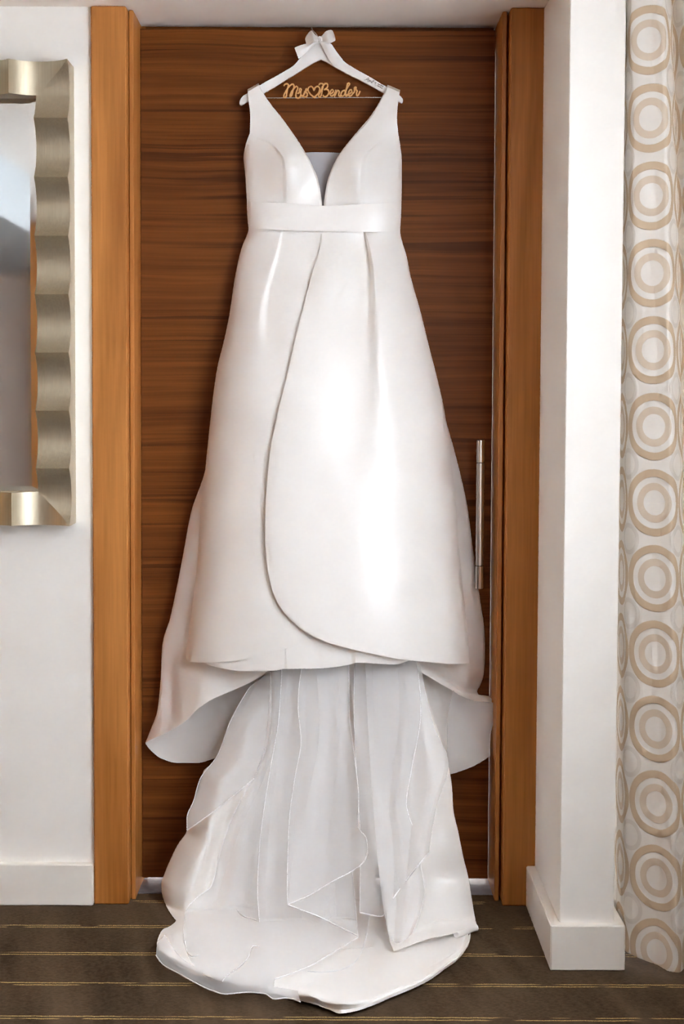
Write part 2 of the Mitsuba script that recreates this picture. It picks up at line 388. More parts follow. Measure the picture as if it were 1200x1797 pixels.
q = np.array([[gx0, gy_e, gz0], [gx1, gy_e, gz0], [gx1, gy_e, gz1], [gx0, gy_e, gz1],
              [gx0 + bevx, gy, gz0 + bev], [gx1 - bevx, gy, gz0 + bev], [gx1 - bevx, gy, gz1 - bev], [gx0 + bevx, gy, gz1 - bev],
              [gx0, MW - 0.002, gz0], [gx1, MW - 0.002, gz0], [gx1, MW - 0.002, gz1], [gx0, MW - 0.002, gz1]])
fq = np.array([[4, 5, 6, 7], [0, 1, 5, 4], [1, 2, 6, 5], [2, 3, 7, 6], [3, 0, 4, 7], [8, 11, 10, 9], [0, 8, 9, 1], [1, 9, 10, 2], [2, 10, 11, 3], [3, 11, 8, 0]])
obj('wall_mirror__glass', trimesh.Trimesh(q, np.vstack([fq[:, [0, 1, 2]], fq[:, [0, 2, 3]]]), process=False), 'mirror_silver')
tag('wall_mirror', 'tall wall mirror with a scalloped champagne-gold frame on the left wall', 'mirror')
labels['wall_mirror__glass'] = {'label': 'mirror glass with a slanted rim'}
# wooden wardrobe out of view, placed to give the mirror's bevel its wood reflection
obj('wardrobe__body', box(-1.55, -0.35, YB + 0.002, YB + 0.5, 0.0, CEIL - 0.004, 0.004), 'warm_wood')
for xa in (-1.54, -0.945):
    kk = obj('wardrobe__door', box(xa, xa + 0.585, YB + 0.5, YB + 0.52, 0.05, CEIL - 0.02, 0.003), 'warm_wood')
    obj(kk + '__knob', box(xa + (0.55 if xa < -1 else 0.02), xa + (0.565 if xa < -1 else 0.035), YB + 0.52, YB + 0.545, 0.95, 1.15, 0.003), 'brushed_steel')
tag('wardrobe', 'honey-coloured wooden wardrobe out of view, placed to reflect in the right rim of the mirror', 'wardrobe')

# unseen floor lamp, placed to warm column and dress from the left
lx, ly = -2.45, 3.35
obj('unseen_floor_lamp__base', trimesh.creation.revolve(np.array([[0, 0], [0.15, 0], [0.15, 0.015], [0.03, 0.03], [0, 0.03]]), sections=40).apply_translation((lx, ly, 0.0005)), 'brushed_steel', 40)
obj('unseen_floor_lamp__pole', trimesh.creation.cylinder(0.011, 1.36, sections=20).apply_translation((lx, ly, 0.029 + 0.68)), 'brushed_steel', 40)
shd = trimesh.creation.revolve(np.array([[0.012, 1.30], [0.205, 1.30], [0.17, 1.62], [0.012, 1.62]]), sections=48)
shd.apply_translation((lx, ly, 0)); shd.fix_normals()
scene['unseen_floor_lamp__lamp_shade'] = mikit.ply(shd, 'lamp_cloth', smooth=30, emitter={'type': 'area', 'radiance': rgb(0.06, 0.032, 0.013)})
tag('unseen_floor_lamp', 'unseen floor lamp with a cloth shade, out of view, warming column and dress from the left', 'lamp')

# ------------------------------------------------------------------ curtain
def curtain(name, plan_top, plan_bot, z_top, z_bot_fn, u0, nz=110, nu=160, sway=0.0):
    tp, bt = spl(plan_top, nu), spl(plan_bot, nu)
    s = np.linspace(0, 1, nz)
    e = s ** 0.8
    P2 = tp[None] * (1 - e[:, None, None]) + bt[None] * e[:, None, None]
    zz = z_top + (z_bot_fn(P2[-1]) - z_top)[None] * s[:, None]
    P = np.concatenate([P2, zz[..., None]], -1)
    wr = meshkit.fbm(np.stack([P2[..., 0] * 30, P2[..., 1] * 30, zz * 6], -1), 3, 5) - 0.5
    P[..., 1] += 0.010 * wr; P[..., 0] += 0.006 * wr
    arc = np.concatenate([np.zeros((nz, 1)), np.cumsum(np.linalg.norm(np.diff(P2, axis=1), axis=2), axis=1)], 1)
    uvu = arc - arc[:, [int(u0 * (nu - 1))]]            # metres of cloth from the line through the ring centres
    n = grid_normals(P)
    v = np.vstack([P.reshape(-1, 3), (P - n * 0.002).reshape(-1, 3)])
    f1 = grid_faces(nz, nu)
    f = np.vstack([f1, f1[:, ::-1] + nz * nu])
    idx = np.arange(nz * nu).reshape(nz, nu)
    rim = np.r_[idx[0], idx[1:, -1], idx[-1, -2::-1], idx[-2:0:-1, 0]]
    a, b = rim, np.roll(rim, -1)
    f = np.vstack([f, np.stack([a, b, b + nz * nu], 1), np.stack([a, b + nz * nu, a + nz * nu], 1)])
    uv = np.stack([uvu, zz - CURT_V0], -1).reshape(-1, 2)
    k_ = obj(name, trimesh.Trimesh(v, f, process=False), 'curtain_cloth', True, uv=np.vstack([uv, uv]))
    return k_
YCU = 3.95
CURT_V0 = Zat(1150, 478, YCU)
def P2(px, Y, py): return (Xat(px, py, Y), Y)
def plan(pts, py):
    q = np.array([P2(px, Y, py) for px, Y in pts]); return [tuple(a) for a in q]
ptop = plan([(1088, 4.22), (1098, 4.05), (1104, 4.005), (1143, 3.972), (1160, 3.96), (1165, 3.975), (1172, 4.10)], 0)
pbot = plan([(1070, 4.26), (1088, 4.10), (1094, 4.055), (1155, 3.975), (1188, 3.935), (1195, 3.945), (1206, 4.08)], 1700)
def frac(p, k):
    c = np.r_[0, np.cumsum(np.linalg.norm(np.diff(np.array(p), axis=0), axis=1))]; return c[k] / c[-1]
kc = curtain('window_curtain', ptop, pbot, CEIL - 0.005, lambda p: 0.014 + 0.02 * np.clip((p[:, 1] - 3.95) / 0.12, 0, 1), frac(pbot, 3))
tag(kc, 'cream curtain fold with tan concentric rings beside the wall return', 'curtain')
ptop2 = [P2(1171, 4.15, 0), P2(1180, 4.10, 0), P2(1200, 4.06, 0), P2(1230, 4.07, 0), P2(1260, 4.12, 0), P2(1275, 4.2, 0)]
pbot2 = [P2(1200, 4.16, 1700), P2(1210, 4.10, 1700), P2(1235, 4.06, 1700), P2(1260, 4.07, 1700), P2(1280, 4.12, 1700), P2(1290, 4.2, 1700)]
kc = curtain('window_curtain', ptop2, pbot2, CEIL - 0.005, lambda p: np.full(len(p), 0.016), 0.5)
tag(kc, 'further fold of ringed curtain cut off by the right edge of the photo', 'curtain')

# ------------------------------------------------------------------ hanger, lettering and bow
DH = 0.045       # front of the hanger, distance before the door
def flat(poly_px, d, th, simplify=0.0):
    """A flat thing of thickness th parallel to the door, outline given where it hangs."""
    Y = YD - d
    def conv(ring): 
        a = np.array(ring); p = at(a[:, 0], a[:, 1], np.full(len(a), Y)); return p[:, [0, 2]]
    geoms = getattr(poly_px, 'geoms', [poly_px])
    ms = []
    for g in geoms:
        pg = Polygon(conv(g.exterior.coords), [conv(i.coords) for i in g.interiors])
        m = trimesh.creation.extrude_polygon(pg, th, engine='earcut')
        v = m.vertices.copy()
        m.vertices = np.stack([v[:, 0], Y + v[:, 2], v[:, 1]], 1)
        m.fix_normals(); ms.append(m)
    return trimesh.util.concatenate(ms)
top_l = spl([(553, 74), (545, 84), (529, 99), (515, 115), (496, 127), (455, 150), (436, 162.5), (427, 168), (421, 176), (420, 182), (423, 185)], 60)
low_l = spl([(423, 185), (436, 177.5), (466, 161.5), (521, 128), (556, 107), (563, 104)], 40)
low_r = spl([(563, 104), (570, 107), (590, 119), (640, 145), (675, 164), (699, 178), (705, 181)], 40)
top_r = spl([(705, 181), (707.5, 176), (702, 168), (693, 161), (678, 152.5), (647, 134), (617, 117), (604, 108), (596, 98), (582, 86), (573, 76), (566, 72)], 60)
hp = Polygon(np.vstack([top_l, low_l[1:], low_r[1:], top_r[1:]])).buffer(0)
hm = trimesh.util.concatenate([flat(hp.buffer(-1.0), DH, 0.0125), flat(hp, DH - 0.0012, 0.0101)])
obj('dress_hanger__body', hm, 'white_paint')
hk = [at(560, 80, YD - DH + 0.006), at(558, 66, YD - DH + 0.006), at(553, 58, YD - DH + 0.006), at(548, 52.5, YD - DH + 0.012), at(546.5, 50.2, YD - 0.012), at(546.5, 49.6, YD + 0.01)]
hk = np.array(hk); hk[-2:, 2] = ZD1 + 0.0022
obj('dress_hanger__hook', tube(hk, 0.0015, 8, 24), 'steel_wire', 40)
obj('dress_hanger__crossbar', tube([at(440, 172, YD - DH + 0.006), at(692, 171, YD - DH + 0.006)], 0.0011, 8, 6), 'steel_wire', 40)
tag('dress_hanger', 'white wooden hanger with a wire name bar hanging on the walnut door', 'hanger')
# "Mrs (heart) Bender"
ST = [
    [(68, 118), (82, 100), (104, 95), (122, 102), (126, 122)],
    [(126, 112), (118, 160), (104, 225), (88, 282), (70, 288), (64, 262), (80, 222), (104, 182), (136, 132), (168, 106), (192, 102), (206, 120), (200, 160), (184, 215), (166, 265), (154, 272), (158, 236), (186, 186), (214, 150), (240, 132), (256, 142), (250, 184), (234, 236), (238, 284), (262, 298), (288, 282), (300, 240)],
    [(262, 228), (280, 190), (292, 162), (306, 166), (302, 200), (306, 250), (320, 270), (342, 246), (362, 200)],
    [(350, 232), (370, 182), (382, 164), (384, 184), (374, 204), (392, 232), (388, 262), (366, 282), (346, 272)],
    [(492, 290), (452, 256), (418, 218), (404, 180), (414, 146), (442, 132), (470, 148), (487, 188), (504, 148), (532, 132), (558, 144), (566, 180), (552, 220), (520, 258), (492, 290)],
    [(558, 108), (574, 92), (596, 90), (612, 102)],
    [(620, 100), (612, 146), (598, 206), (582, 268), (564, 284), (552, 270), (564, 232), (592, 170), (622, 112), (650, 90), (676, 98), (680, 124), (662, 156), (632, 178), (664, 172), (692, 196), (690, 236), (664, 268), (630, 276), (616, 256)],
    [(694, 236), (736, 226), (758, 198), (744, 176), (722, 194), (714, 236), (730, 266), (756, 256), (778, 220)],
    [(776, 272), (786, 226), (792, 186), (786, 250), (802, 212), (826, 188), (840, 204), (832, 248), (846, 270), (868, 244)],
    [(926, 196), (900, 190), (874, 216), (866, 256), (888, 270), (914, 240), (940, 186), (968, 128), (986, 96), (972, 84), (954, 112), (938, 176), (930, 236), (938, 268), (958, 252)],
    [(954, 248), (998, 228), (1018, 200), (1004, 176), (980, 196), (972, 240), (988, 268), (1014, 254), (1038, 218)],
    [(1036, 222), (1054, 178), (1064, 142), (1078, 142), (1070, 172), (1090, 186), (1084, 230), (1094, 264), (1114, 244), (1130, 202)]]
def strokes(sts, f, r):
    out = []
    for s in sts:
        p = np.array(s, float)
        t = np.r_[0, np.cumsum(np.linalg.norm(np.diff(p, axis=0), axis=1))]
        c = CubicSpline(t, p)(np.linspace(0, t[-1], max(12, int(t[-1] / 4))))
        out.append(LineString(np.array([f(*q_) for q_ in c])).buffer(r, 6))
    return unary_union(out)
nm = strokes(ST, lambda x, y: (490 + x / 8, 135 + y / 8), 1.2)
obj('name_lettering', flat(nm.simplify(0.05), DH + 0.002, 0.005), 'plywood')
tag('name_lettering', 'pale plywood script lettering reading Mrs heart Bender on the hanger wire', 'lettering')
# engraved date on the right arm
ca, sa = math.cos(math.radians(27.3)), math.sin(math.radians(27.3))
def along(x, y): return (641.0 + (x * ca - y * sa), 138.8 + (x * sa + y * ca))
DT = [[(-1, 2.2), (1.2, 0.5), (3.6, -3.8), (4.6, -5.0), (4.8, -2.0), (4.7, 1.6)], [(1.8, -0.8), (4.0, -1.2), (6.2, -1.4)],
      [(6.0, -1.6), (6.1, 1.0), (5.6, 4.0)], [(6.1, -0.6), (7.4, -1.7), (8.2, -0.4), (7.2, 1.1), (6.2, 0.8)],
      [(8.8, 1.3), (9.1, -1.5), (9.8, -1.4), (10.4, -1.0)], [(11.2, -1.3), (11.3, 0.6), (12.2, 1.2)], [(12.6, 1.2), (13.8, -2.0), (14.6, -5.0), (14.0, -5.0), (13.4, -1.0), (14.0, 1.3), (15.2, 0.6)],
      [(11.4, -3.0), (11.5, -2.7)],
      # 9 , 2 0 2 2
      [(19.6, -2.6), (18.6, -1.6), (17.7, -2.2), (17.8, -3.6), (18.9, -4.0), (19.7, -3.0), (19.6, -0.6), (18.8, 1.3)], [(20.9, 1.0), (20.5, 2.4)]]
for x0 in (23.2, 29.2, 32.2):
    DT.append([(x0, -2.8), (x0 + 0.8, -4.0), (x0 + 1.9, -3.2), (x0 + 1.4, -1.4), (x0, 1.0), (x0 + 0.7, 1.05), (x0 + 2.2, 1.0)])
DT.append([(27.3, -3.9), (28.3, -2.6), (28.3, -0.2), (27.3, 1.1), (26.3, -0.2), (26.3, -2.6), (27.3, -3.9)])
dm_ = strokes(DT, along, 0.36)
obj('dress_hanger__date_lettering', flat(dm_.simplify(0.02), DH + 0.0004, 0.0008), 'engraving')
labels['dress_hanger__date_lettering'] = {'label': 'dark engraved date reading April 9, 2022'}

# ------------------------------------------------------------------ dress
def cloth(key, top, bot, left, right, dfn, nu=90, nv=140, m='satin', th=0.0015, h=0.004, wr=0.0015, seed=0, hfn=None):
    X, Y, u, v = coons(top, bot, left, right, nu, nv)
    d = dfn(X, Y, u, v)
    if wr:
        d = d + wr * (meshkit.fbm(np.stack([X / 70, Y / 110, X * 0], -1), 3, seed) - 0.5) * 2
    hh = h if hfn is None else hfn(X, Y, u, v)
    P = lift(X, Y, d, hh)
    if not th:                                       # netting: one sheet of threads
        f = grid_faces(*P.shape[:2])
        return obj(key, trimesh.Trimesh(P.reshape(-1, 3), f, process=False), m, True), P
    return obj(key, shell(P, th), m, 35), P

ss = lambda a, b, x: np.clip((x - a) / (b - a), 0, 1) ** 2 * (3 - 2 * np.clip((x - a) / (b - a), 0, 1))
gauss = lambda x, y, cx, cy, sx, sy: np.exp(-((x - cx) / sx) ** 2 - ((y - cy) / sy) ** 2)
lin = lambda y, ys, vs: PchipInterpolator(ys, vs)(np.clip(y, ys[0], ys[-1]))
DR = 'wedding_dress__'
tag('wedding_dress', 'white satin wedding dress with a V neck and tulle train hanging on the walnut door', 'dress')

# bodice
def d_bodice(X, Y, u, v):
    a = np.abs(X - 567) / 139.0
    base = lin(Y, [150, 165, 234, 300, 357, 405], [0.052, 0.054, 0.070, 0.088, 0.088, 0.092])
    edge = np.sqrt(np.clip(1 - np.clip(a, 0, 0.999) ** 4, 0, 1))
    e2 = np.where(Y < 200, 1.0, 1 - (1 - edge) * ss(200, 270, Y))
    b = gauss(X, Y, 505, 295, 36, 52) + gauss(X, Y, 630, 295, 36, 52)
    return base * (0.42 + 0.58 * e2) + 0.037 * b * (0.4 + 0.6 * e2)
out_l = [(434, 157), (436.6, 180), (439, 206), (438.5, 233.5), (430, 258), (427.5, 275), (430, 305), (433.5, 364)]
seam_l = [(439, 234), (469, 250), (485, 266.5), (493.5, 280), (495.7, 305), (496, 366)]
neck_l = [(453.5, 146), (463, 165), (502, 217), (535, 266.5), (548, 291), (558, 316), (565, 366)]
out_r = [(702, 158), (698.4, 180), (696.5, 209), (698.4, 233.5), (702.5, 258), (705, 283), (705, 319), (704, 364)]
seam_r = [(698, 234), (667, 253), (647.5, 269), (640.6, 286), (638.7, 308), (638.7, 366)]
neck_r = [(680, 148.5), (656, 195), (620, 239), (596.6, 269), (581.5, 297), (573, 324), (568, 366)]
lift_f = lambda dd: (lambda X, Y, u, v: d_bodice(X, Y, u, v) + dd)
# front cups run from strap to waist; side panels sit just under their seam edge
def cup(out, seam, neck, sgn):
    outer = out[:4] + seam[1:]
    if sgn < 0:
        return dict(top=[outer[0], neck[0]], bot=[outer[-1], neck[-1]], left=outer, right=neck)
    return dict(top=[neck[0], outer[0]], bot=[neck[-1], outer[-1]], left=neck, right=outer)
def d_cup(X, Y, u, v, side):
    s = u if side < 0 else 1 - u           # 0 at the outer edge or seam
    puff = 0.0035 * ss(0, 0.12, s) * ss(240, 270, Y)
    roll = -0.005 * (1 - ss(0, 0.05, 1 - s))
    return d_bodice(X, Y, u, v) + puff + roll + 0.001 + 0.004 * (1 - ss(0.02, 0.2, v)) - 0.036 * (1 - ss(0.0, 0.016, v))
cloth(DR + 'bodice_cup', **cup(out_l, seam_l, neck_l, -1), dfn=lambda X, Y, u, v: d_cup(X, Y, u, v, -1), nu=70, nv=190, seed=1, wr=0.0012)
cloth(DR + 'bodice_cup', **cup(out_r, seam_r, neck_r, 1), dfn=lambda X, Y, u, v: d_cup(X, Y, u, v, 1), nu=70, nv=190, seed=2, wr=0.0012)
def d_side(X, Y, u, v): return d_bodice(X, Y, u, v) - 0.0008
sl = [(p[0] + 3, p[1] - 2) for p in seam_l]; sr = [(p[0] - 3, p[1] - 2) for p in seam_r]
cloth(DR + 'side_panel', top=[out_l[3], sl[0]], bot=[out_l[-1], sl[-1]], left=out_l[3:], right=sl, dfn=d_side, nu=50, nv=70, seed=3, wr=0.0012)
cloth(DR + 'side_panel', top=[sr[0], out_r[3]], bot=[sr[-1], out_r[-1]], left=sr, right=out_r[3:], dfn=d_side, nu=50, nv=70, seed=4, wr=0.0012)
# sheer inset in the V
cloth(DR + 'modesty_panel', top=[(538, 268), (552, 267), (580, 267.5), (598, 269)], bot=[(562, 362), (572, 362)], left=[(534, 268), (548, 300), (560, 362)], right=[(600, 269), (584, 300), (573, 362)],
      dfn=lambda X, Y, u, v: 0.040 + 0.02 * v + 0.004 * np.sin(u * 3.1), nu=40, nv=50, m='mesh_cloth', wr=0.001)
cloth(DR + 'modesty_panel__top_band', top=[(537, 267.5), (552, 266.5), (580, 267), (599, 268.5)], bot=[(549, 299), (583, 299)], left=[(535, 268), (549, 299)], right=[(600, 269), (583, 299)],
      dfn=lambda X, Y, u, v: 0.043 + 0.006 * v + 0.004 * np.sin(u * 3.1), nu=40, nv=24, m='mesh_cloth', wr=0.001)
# waistband
def d_band(X, Y, u, v):
    e = np.sqrt(np.clip(1 - np.clip(np.abs(X - 569) / 136.5, 0, 0.999) ** 4, 0, 1))
    return 0.0460 + 0.0640 * e + 0.0025 * np.sin(np.pi * v)
cloth(DR + 'waistband', top=[(433, 354), (496, 356), (566, 361), (639, 358), (704.5, 355)], bot=[(436, 401), (500, 404), (566, 406), (640, 407), (702, 405)],
      left=[(433, 354), (434, 380), (436, 401)], right=[(704.5, 355), (703.5, 380), (702, 405)], dfn=d_band, nu=130, nv=40, seed=5, wr=0.002)

# skirt
yl = np.array([402, 413, 432, 485, 555, 604, 646, 751, 825, 890, 980, 1065, 1120, 1152.])
xlv = np.array([436, 433, 425, 412.5, 402, 391.5, 381, 367.5, 360, 352, 347, 337, 330, 326.])
yr = np.array([405, 413, 450, 485, 548, 597, 660, 723, 815, 890, 980, 1060, 1130, 1162.])
xrv = np.array([702, 703, 713.5, 720.5, 738, 750, 766, 780, 792, 800, 807, 815, 822, 823.])
XLf, XRf = PchipInterpolator(yl, xlv, extrapolate=True), PchipInterpolator(yr, xrv, extrapolate=True)
pl_y = [400, 450, 520, 580, 700, 900]; pl_x = [496, 485, 467, 461, 462, 470]
pr_y = [400, 480, 600, 700, 900]; pr_x = [638, 652, 653, 652, 655]
def d_skirt(X, Y):
    a, b = XLf(np.clip(Y, 402, 1175)), XRf(np.clip(Y, 405, 1175))
    s = np.clip((X - a) / (b - a), 0, 1)
    dm = lin(Y, [400, 430, 600, 800, 1000, 1180], [0.098, 0.110, 0.190, 0.245, 0.280, 0.300])
    de = lin(Y, [400, 600, 800, 1180], [0.040, 0.060, 0.085, 0.140])
    d = de + (dm - de) * np.clip(1 - np.abs(2 * s - 1) ** 2.5, 0, 1) ** 0.62
    e_ = np.sqrt(np.clip(1 - np.clip(np.abs(X - 569) / 136.5, 0, 0.999) ** 4, 0, 1))
    k_ = ss(392, 432, Y)
    d = (0.0385 + 0.061 * e_) * (1 - k_) + d * k_
    # pleats: the outer gores stand proud at the waist, their edges fade out downwards
    for py, px, sg in ((pl_y, pl_x, -1), (pr_y, pr_x, 1)):
        x = (X - lin(Y, py, px)) * sg                 # positive on the proud side
        A = lin(Y, [402, 435, 520, 620, 760, 900], [0.001, 0.012, 0.016, 0.011, 0.004, 0.0]) * (0.5 if sg < 0 else 1.5)
        wdt = lin(Y, [400, 500, 620, 900], [1.2, 3.5, 14, 40])
        st = 1 / (1 + np.exp(-np.clip(x / wdt * 2.2, -40, 40)))
        d = d + A * (st * np.exp(-np.clip(x, 0, 400) / 55) - (1 - st) * np.exp(-np.clip(-x, 0, 400) / 42))
    # soft hollows and ridges of the stiff satin
    d = d + ss(410, 490, Y) * (0.010 * gauss(X, Y, 575, 470, 26, 60) - 0.014 * gauss(X, Y, 612, 560, 28, 60) - 0.005 * gauss(X, Y, 535, 480, 26, 90))
    d = d + 0.002 * gauss(X, Y, 690, 800, 80, 260) - 0.008 * gauss(X, Y, 615, 740, 40, 120)
    d = d + 0.003 * gauss(X, Y, 520, 490, 20, 60)
    return d
hl = list(zip(xlv, yl))
hem_l = [(326, 1154), (333, 1161), (360, 1163), (411, 1160), (440, 1153), (472, 1145), (507, 1136), (545, 1113)]
cloth(DR + 'skirt_front_under', top=[(436, 396), (500, 398), (590, 400)], bot=hem_l, left=[(436, 396)] + hl + [(326, 1154)],
      right=[(590, 400), (575, 480), (552, 600), (530, 700), (512, 800), (505, 900), (508, 1000), (525, 1080), (545, 1113)],
      dfn=lambda X, Y, u, v: d_skirt(X, Y) - 0.004, nu=150, nv=260, seed=7, wr=0.0022)
labels[DR + 'skirt_front_under'] = {'label': 'left front skirt panel tucked under the wrap'}
wrap_l = [(567, 399), (566, 405), (559.5, 439.5), (549, 474.5), (531.5, 541), (516, 604), (502, 667), (491, 709), (482, 750), (475, 785), (470, 830), (466, 885), (465, 940), (468.5, 990), (477.5, 1035), (495, 1070), (520, 1097), (540, 1112)]
hem_r = [(540, 1112), (575, 1127.5), (620, 1140), (660, 1149), (705, 1157.5), (750, 1162), (800, 1165), (823, 1163.5)]
def d_wrap(X, Y, u, v):
    d = d_skirt(X, Y) + lin(Y, [400, 420, 520, 700, 1170], [0.0, 0.0015, 0.010, 0.014, 0.014])
    return d - 0.003 * np.exp(-u / 0.03) * ss(400, 480, Y)
cloth(DR + 'skirt_front_wrap', top=[(567, 399), (640, 401), (702, 399)], bot=hem_r, left=wrap_l, right=[(702, 399)] + list(zip(xrv, yr)) + [(823, 1163.5)], dfn=d_wrap, nu=190, nv=280, seed=8, wr=0.0022)
labels[DR + 'skirt_front_wrap'] = {'label': 'right front skirt panel with a curved wrap-over edge'}
# underskirt hem showing below the two panels
cloth(DR + 'underskirt', top=[(358, 1080), (500, 1050), (650, 1060), (815, 1100)], bot=[(358, 1163), (390, 1171), (430, 1176), (500, 1174), (560, 1173), (610, 1167), (625, 1163), (690, 1166), (770, 1140), (818, 1166)],
      left=[(352, 1080), (358, 1163)], right=[(812, 1100), (818, 1166)],
      dfn=lambda X, Y, u, v: d_skirt(X, np.minimum(Y, 1160)) - 0.015 + 0.005 * ss(495, 503, X) * (1 - ss(503, 620, X)) + 0.006 * ss(618, 624, X) * (1 - ss(624, 690, X)), nu=150, nv=50, seed=9)
cloth(DR + 'underskirt__hem_facing', top=[(362, 1150), (430, 1160), (505, 1150)], bot=[(362, 1166), (395, 1174), (430, 1178), (480, 1177), (507, 1171)], left=[(360, 1150), (362, 1166)], right=[(507, 1120), (507, 1171)],
      dfn=lambda X, Y, u, v: d_skirt(X, np.minimum(Y, 1160)) - 0.012, nu=60, nv=24, seed=10)

# back skirt: the long rear panels that swing out behind the front hem
fold_l = [(255, 1303), (260, 1300), (293, 1285), (328, 1263), (347, 1244), (373, 1227), (405, 1213), (440, 1197), (472, 1176)]
def d_bl(X, Y, u, v):
    d = 0.050 + 0.13 * np.clip(u, 0, 1) ** 0.7 + 0.04 * ss(1150, 1300, Y) * np.sin(np.pi * np.clip(u, 0, 1))
    return d - 0.012 * gauss(X, Y, 300, 1225, 14, 60) + 0.02 * gauss(X, Y, 350, 1180, 40, 60)
cloth(DR + 'skirt_back_panel', top=[(366, 790), (430, 790)], bot=fold_l, left=[(366, 790), (360, 825), (335, 900), (320, 980), (305, 1055), (297, 1090), (287, 1120), (284, 1140), (282.7, 1175), (276, 1247), (265, 1279), (255, 1303)],
      right=[(430, 790), (450, 1000), (472, 1176)], dfn=d_bl, nu=90, nv=160, seed=11, wr=0.003)
labels[DR + 'skirt_back_panel'] = {'label': 'left rear skirt panel swinging out'}
fold_r = [(728, 1174), (758, 1191), (787, 1208), (815, 1223.6), (838, 1230.6), (855, 1231), (866, 1232)]
def d_br(X, Y, u, v):
    q_ = 1 - u
    d = 0.018 + 0.142 * q_ ** 0.65 + 0.03 * ss(1120, 1220, Y) * np.sin(np.pi * u)
    return d - 0.02 * gauss(X, Y, 836, 1205, 12, 22) + 0.012 * gauss(X, Y, 822, 1170, 14, 50)
cloth(DR + 'skirt_back_panel', top=[(700, 700), (776, 700)], bot=fold_r, left=[(700, 700), (720, 1000), (728, 1174)],
      right=[(776, 700), (782, 735), (797, 790), (820, 890), (830, 965), (842, 1050), (850, 1110), (851, 1140), (849.5, 1177), (843, 1202), (837, 1213), (842, 1220), (854.6, 1221), (866, 1232)], dfn=d_br, nu=90, nv=170, seed=12, wr=0.003)
labels[DR + 'skirt_back_panel_001'] = {'label': 'right rear skirt panel swinging out'}
# lining of the rear skirt seen under the fold
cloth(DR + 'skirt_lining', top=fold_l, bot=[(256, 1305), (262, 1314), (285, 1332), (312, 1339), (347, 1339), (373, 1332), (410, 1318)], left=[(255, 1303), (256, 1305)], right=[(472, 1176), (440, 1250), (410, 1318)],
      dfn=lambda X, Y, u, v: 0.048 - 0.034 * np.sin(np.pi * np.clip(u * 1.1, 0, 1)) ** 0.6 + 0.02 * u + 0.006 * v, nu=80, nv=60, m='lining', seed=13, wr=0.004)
labels[DR + 'skirt_lining'] = {'label': 'lining under the left fold, its shade put into a darker colour'}
cloth(DR + 'skirt_lining', top=fold_r, bot=[(700, 1412), (730, 1386), (758, 1367), (786, 1360), (815, 1351), (843, 1338), (856, 1327)], left=[(728, 1174), (715, 1300), (700, 1412)],
      right=[(866, 1232), (864, 1262), (858, 1287), (859, 1310), (856, 1327)],
      dfn=lambda X, Y, u, v: 0.10 - 0.07 * u + 0.05 * v + 0.022 * np.exp(-((X - 795 - (Y - 1225) * 0.45) / 12) ** 2) * ss(1215, 1250, Y) - 0.012 * np.exp(-((X - 770 - (Y - 1225) * 0.5) / 18) ** 2), nu=90, nv=90, m='satin', seed=14, wr=0.003)
labels[DR + 'skirt_lining_001'] = {'label': 'pale lining under the right fold'}

# train
def d_tl(X, Y, u, v):
    d = 0.075 + 0.17 * v ** 0.8 + 0.06 * np.exp(-((u - 0.15) / 0.10) ** 2) * ss(0.1, 0.5, v) - 0.045 * np.exp(-u / 0.04)
    d = d + 0.075 * np.exp(-((X - lin(Y, [1180, 1400, 1560, 1640], [470, 440, 405, 370])) / 17) ** 2) * ss(1330, 1480, Y)
    d = d - 0.05 * np.exp(-((X - lin(Y, [1180, 1400, 1560, 1640], [455, 405, 360, 335])) / 14) ** 2) * ss(1330, 1480, Y)
    return d + 0.010 * np.sin(X / 17) * ss(480, 520, X) - 0.05 * ss(415, 455, X) * ss(1400, 1520, Y)
cloth(DR + 'train', top=[(480, 1135), (550, 1135), (650, 1135)], bot=[(319, 1625), (350, 1650), (400, 1668), (500, 1670), (665, 1660)],
      left=[(480, 1135), (469, 1172), (440, 1205), (405, 1268), (385, 1324), (368, 1343), (357, 1353), (351, 1385), (341, 1404), (331, 1433), (328, 1457), (312, 1482), (297, 1513), (288, 1535), (283, 1550), (284, 1567), (292, 1590), (305, 1610), (319, 1625)],
      right=[(650, 1135), (655, 1400), (665, 1660)], dfn=d_tl, nu=160, nv=200, seed=15, wr=0.004)
labels[DR + 'train'] = {'label': 'left lobe of the satin train falling to the carpet'}
def d_tr(X, Y, u, v):
    d = 0.085 + v ** 1.1 * (0.275 + 0.20 * (1 - u)) + 0.012 * np.sin(u * 9)
    return d + 0.04 * gauss(X, Y, 775, 1470, 45, 50) - 0.03 * gauss(X, Y, 775, 1545, 60, 32)
cloth(DR + 'train', top=[(610, 1135), (735, 1140)], bot=[(691, 1669), (700, 1666), (727, 1655), (753, 1647), (796, 1637), (836, 1622)], left=[(610, 1135), (640, 1400), (676, 1587), (684, 1651), (691, 1669)],
      right=[(735, 1140), (745, 1200), (788, 1350), (793, 1381), (795, 1418), (804, 1460), (812, 1500), (822, 1542), (827, 1573), (832, 1603), (836, 1622)], dfn=d_tr, nu=120, nv=190, seed=16, wr=0.004, h=0.02)
labels[DR + 'train_001'] = {'label': 'right lobe of the satin train with its turned hem'}
# small curl at the right lobe's corner
cp = at(835, 1628, 4.36)
obj(DR + 'train_001__hem_curl', tube([lift(np.array(x_), np.array(y_), np.array(d_), 0.012) for x_, y_, d_ in ((800, 1640, 0.36), (815, 1635, 0.35), (828, 1630, 0.34), (836, 1628, 0.33))], 0.0085, 14, 20), 'satin', 40)
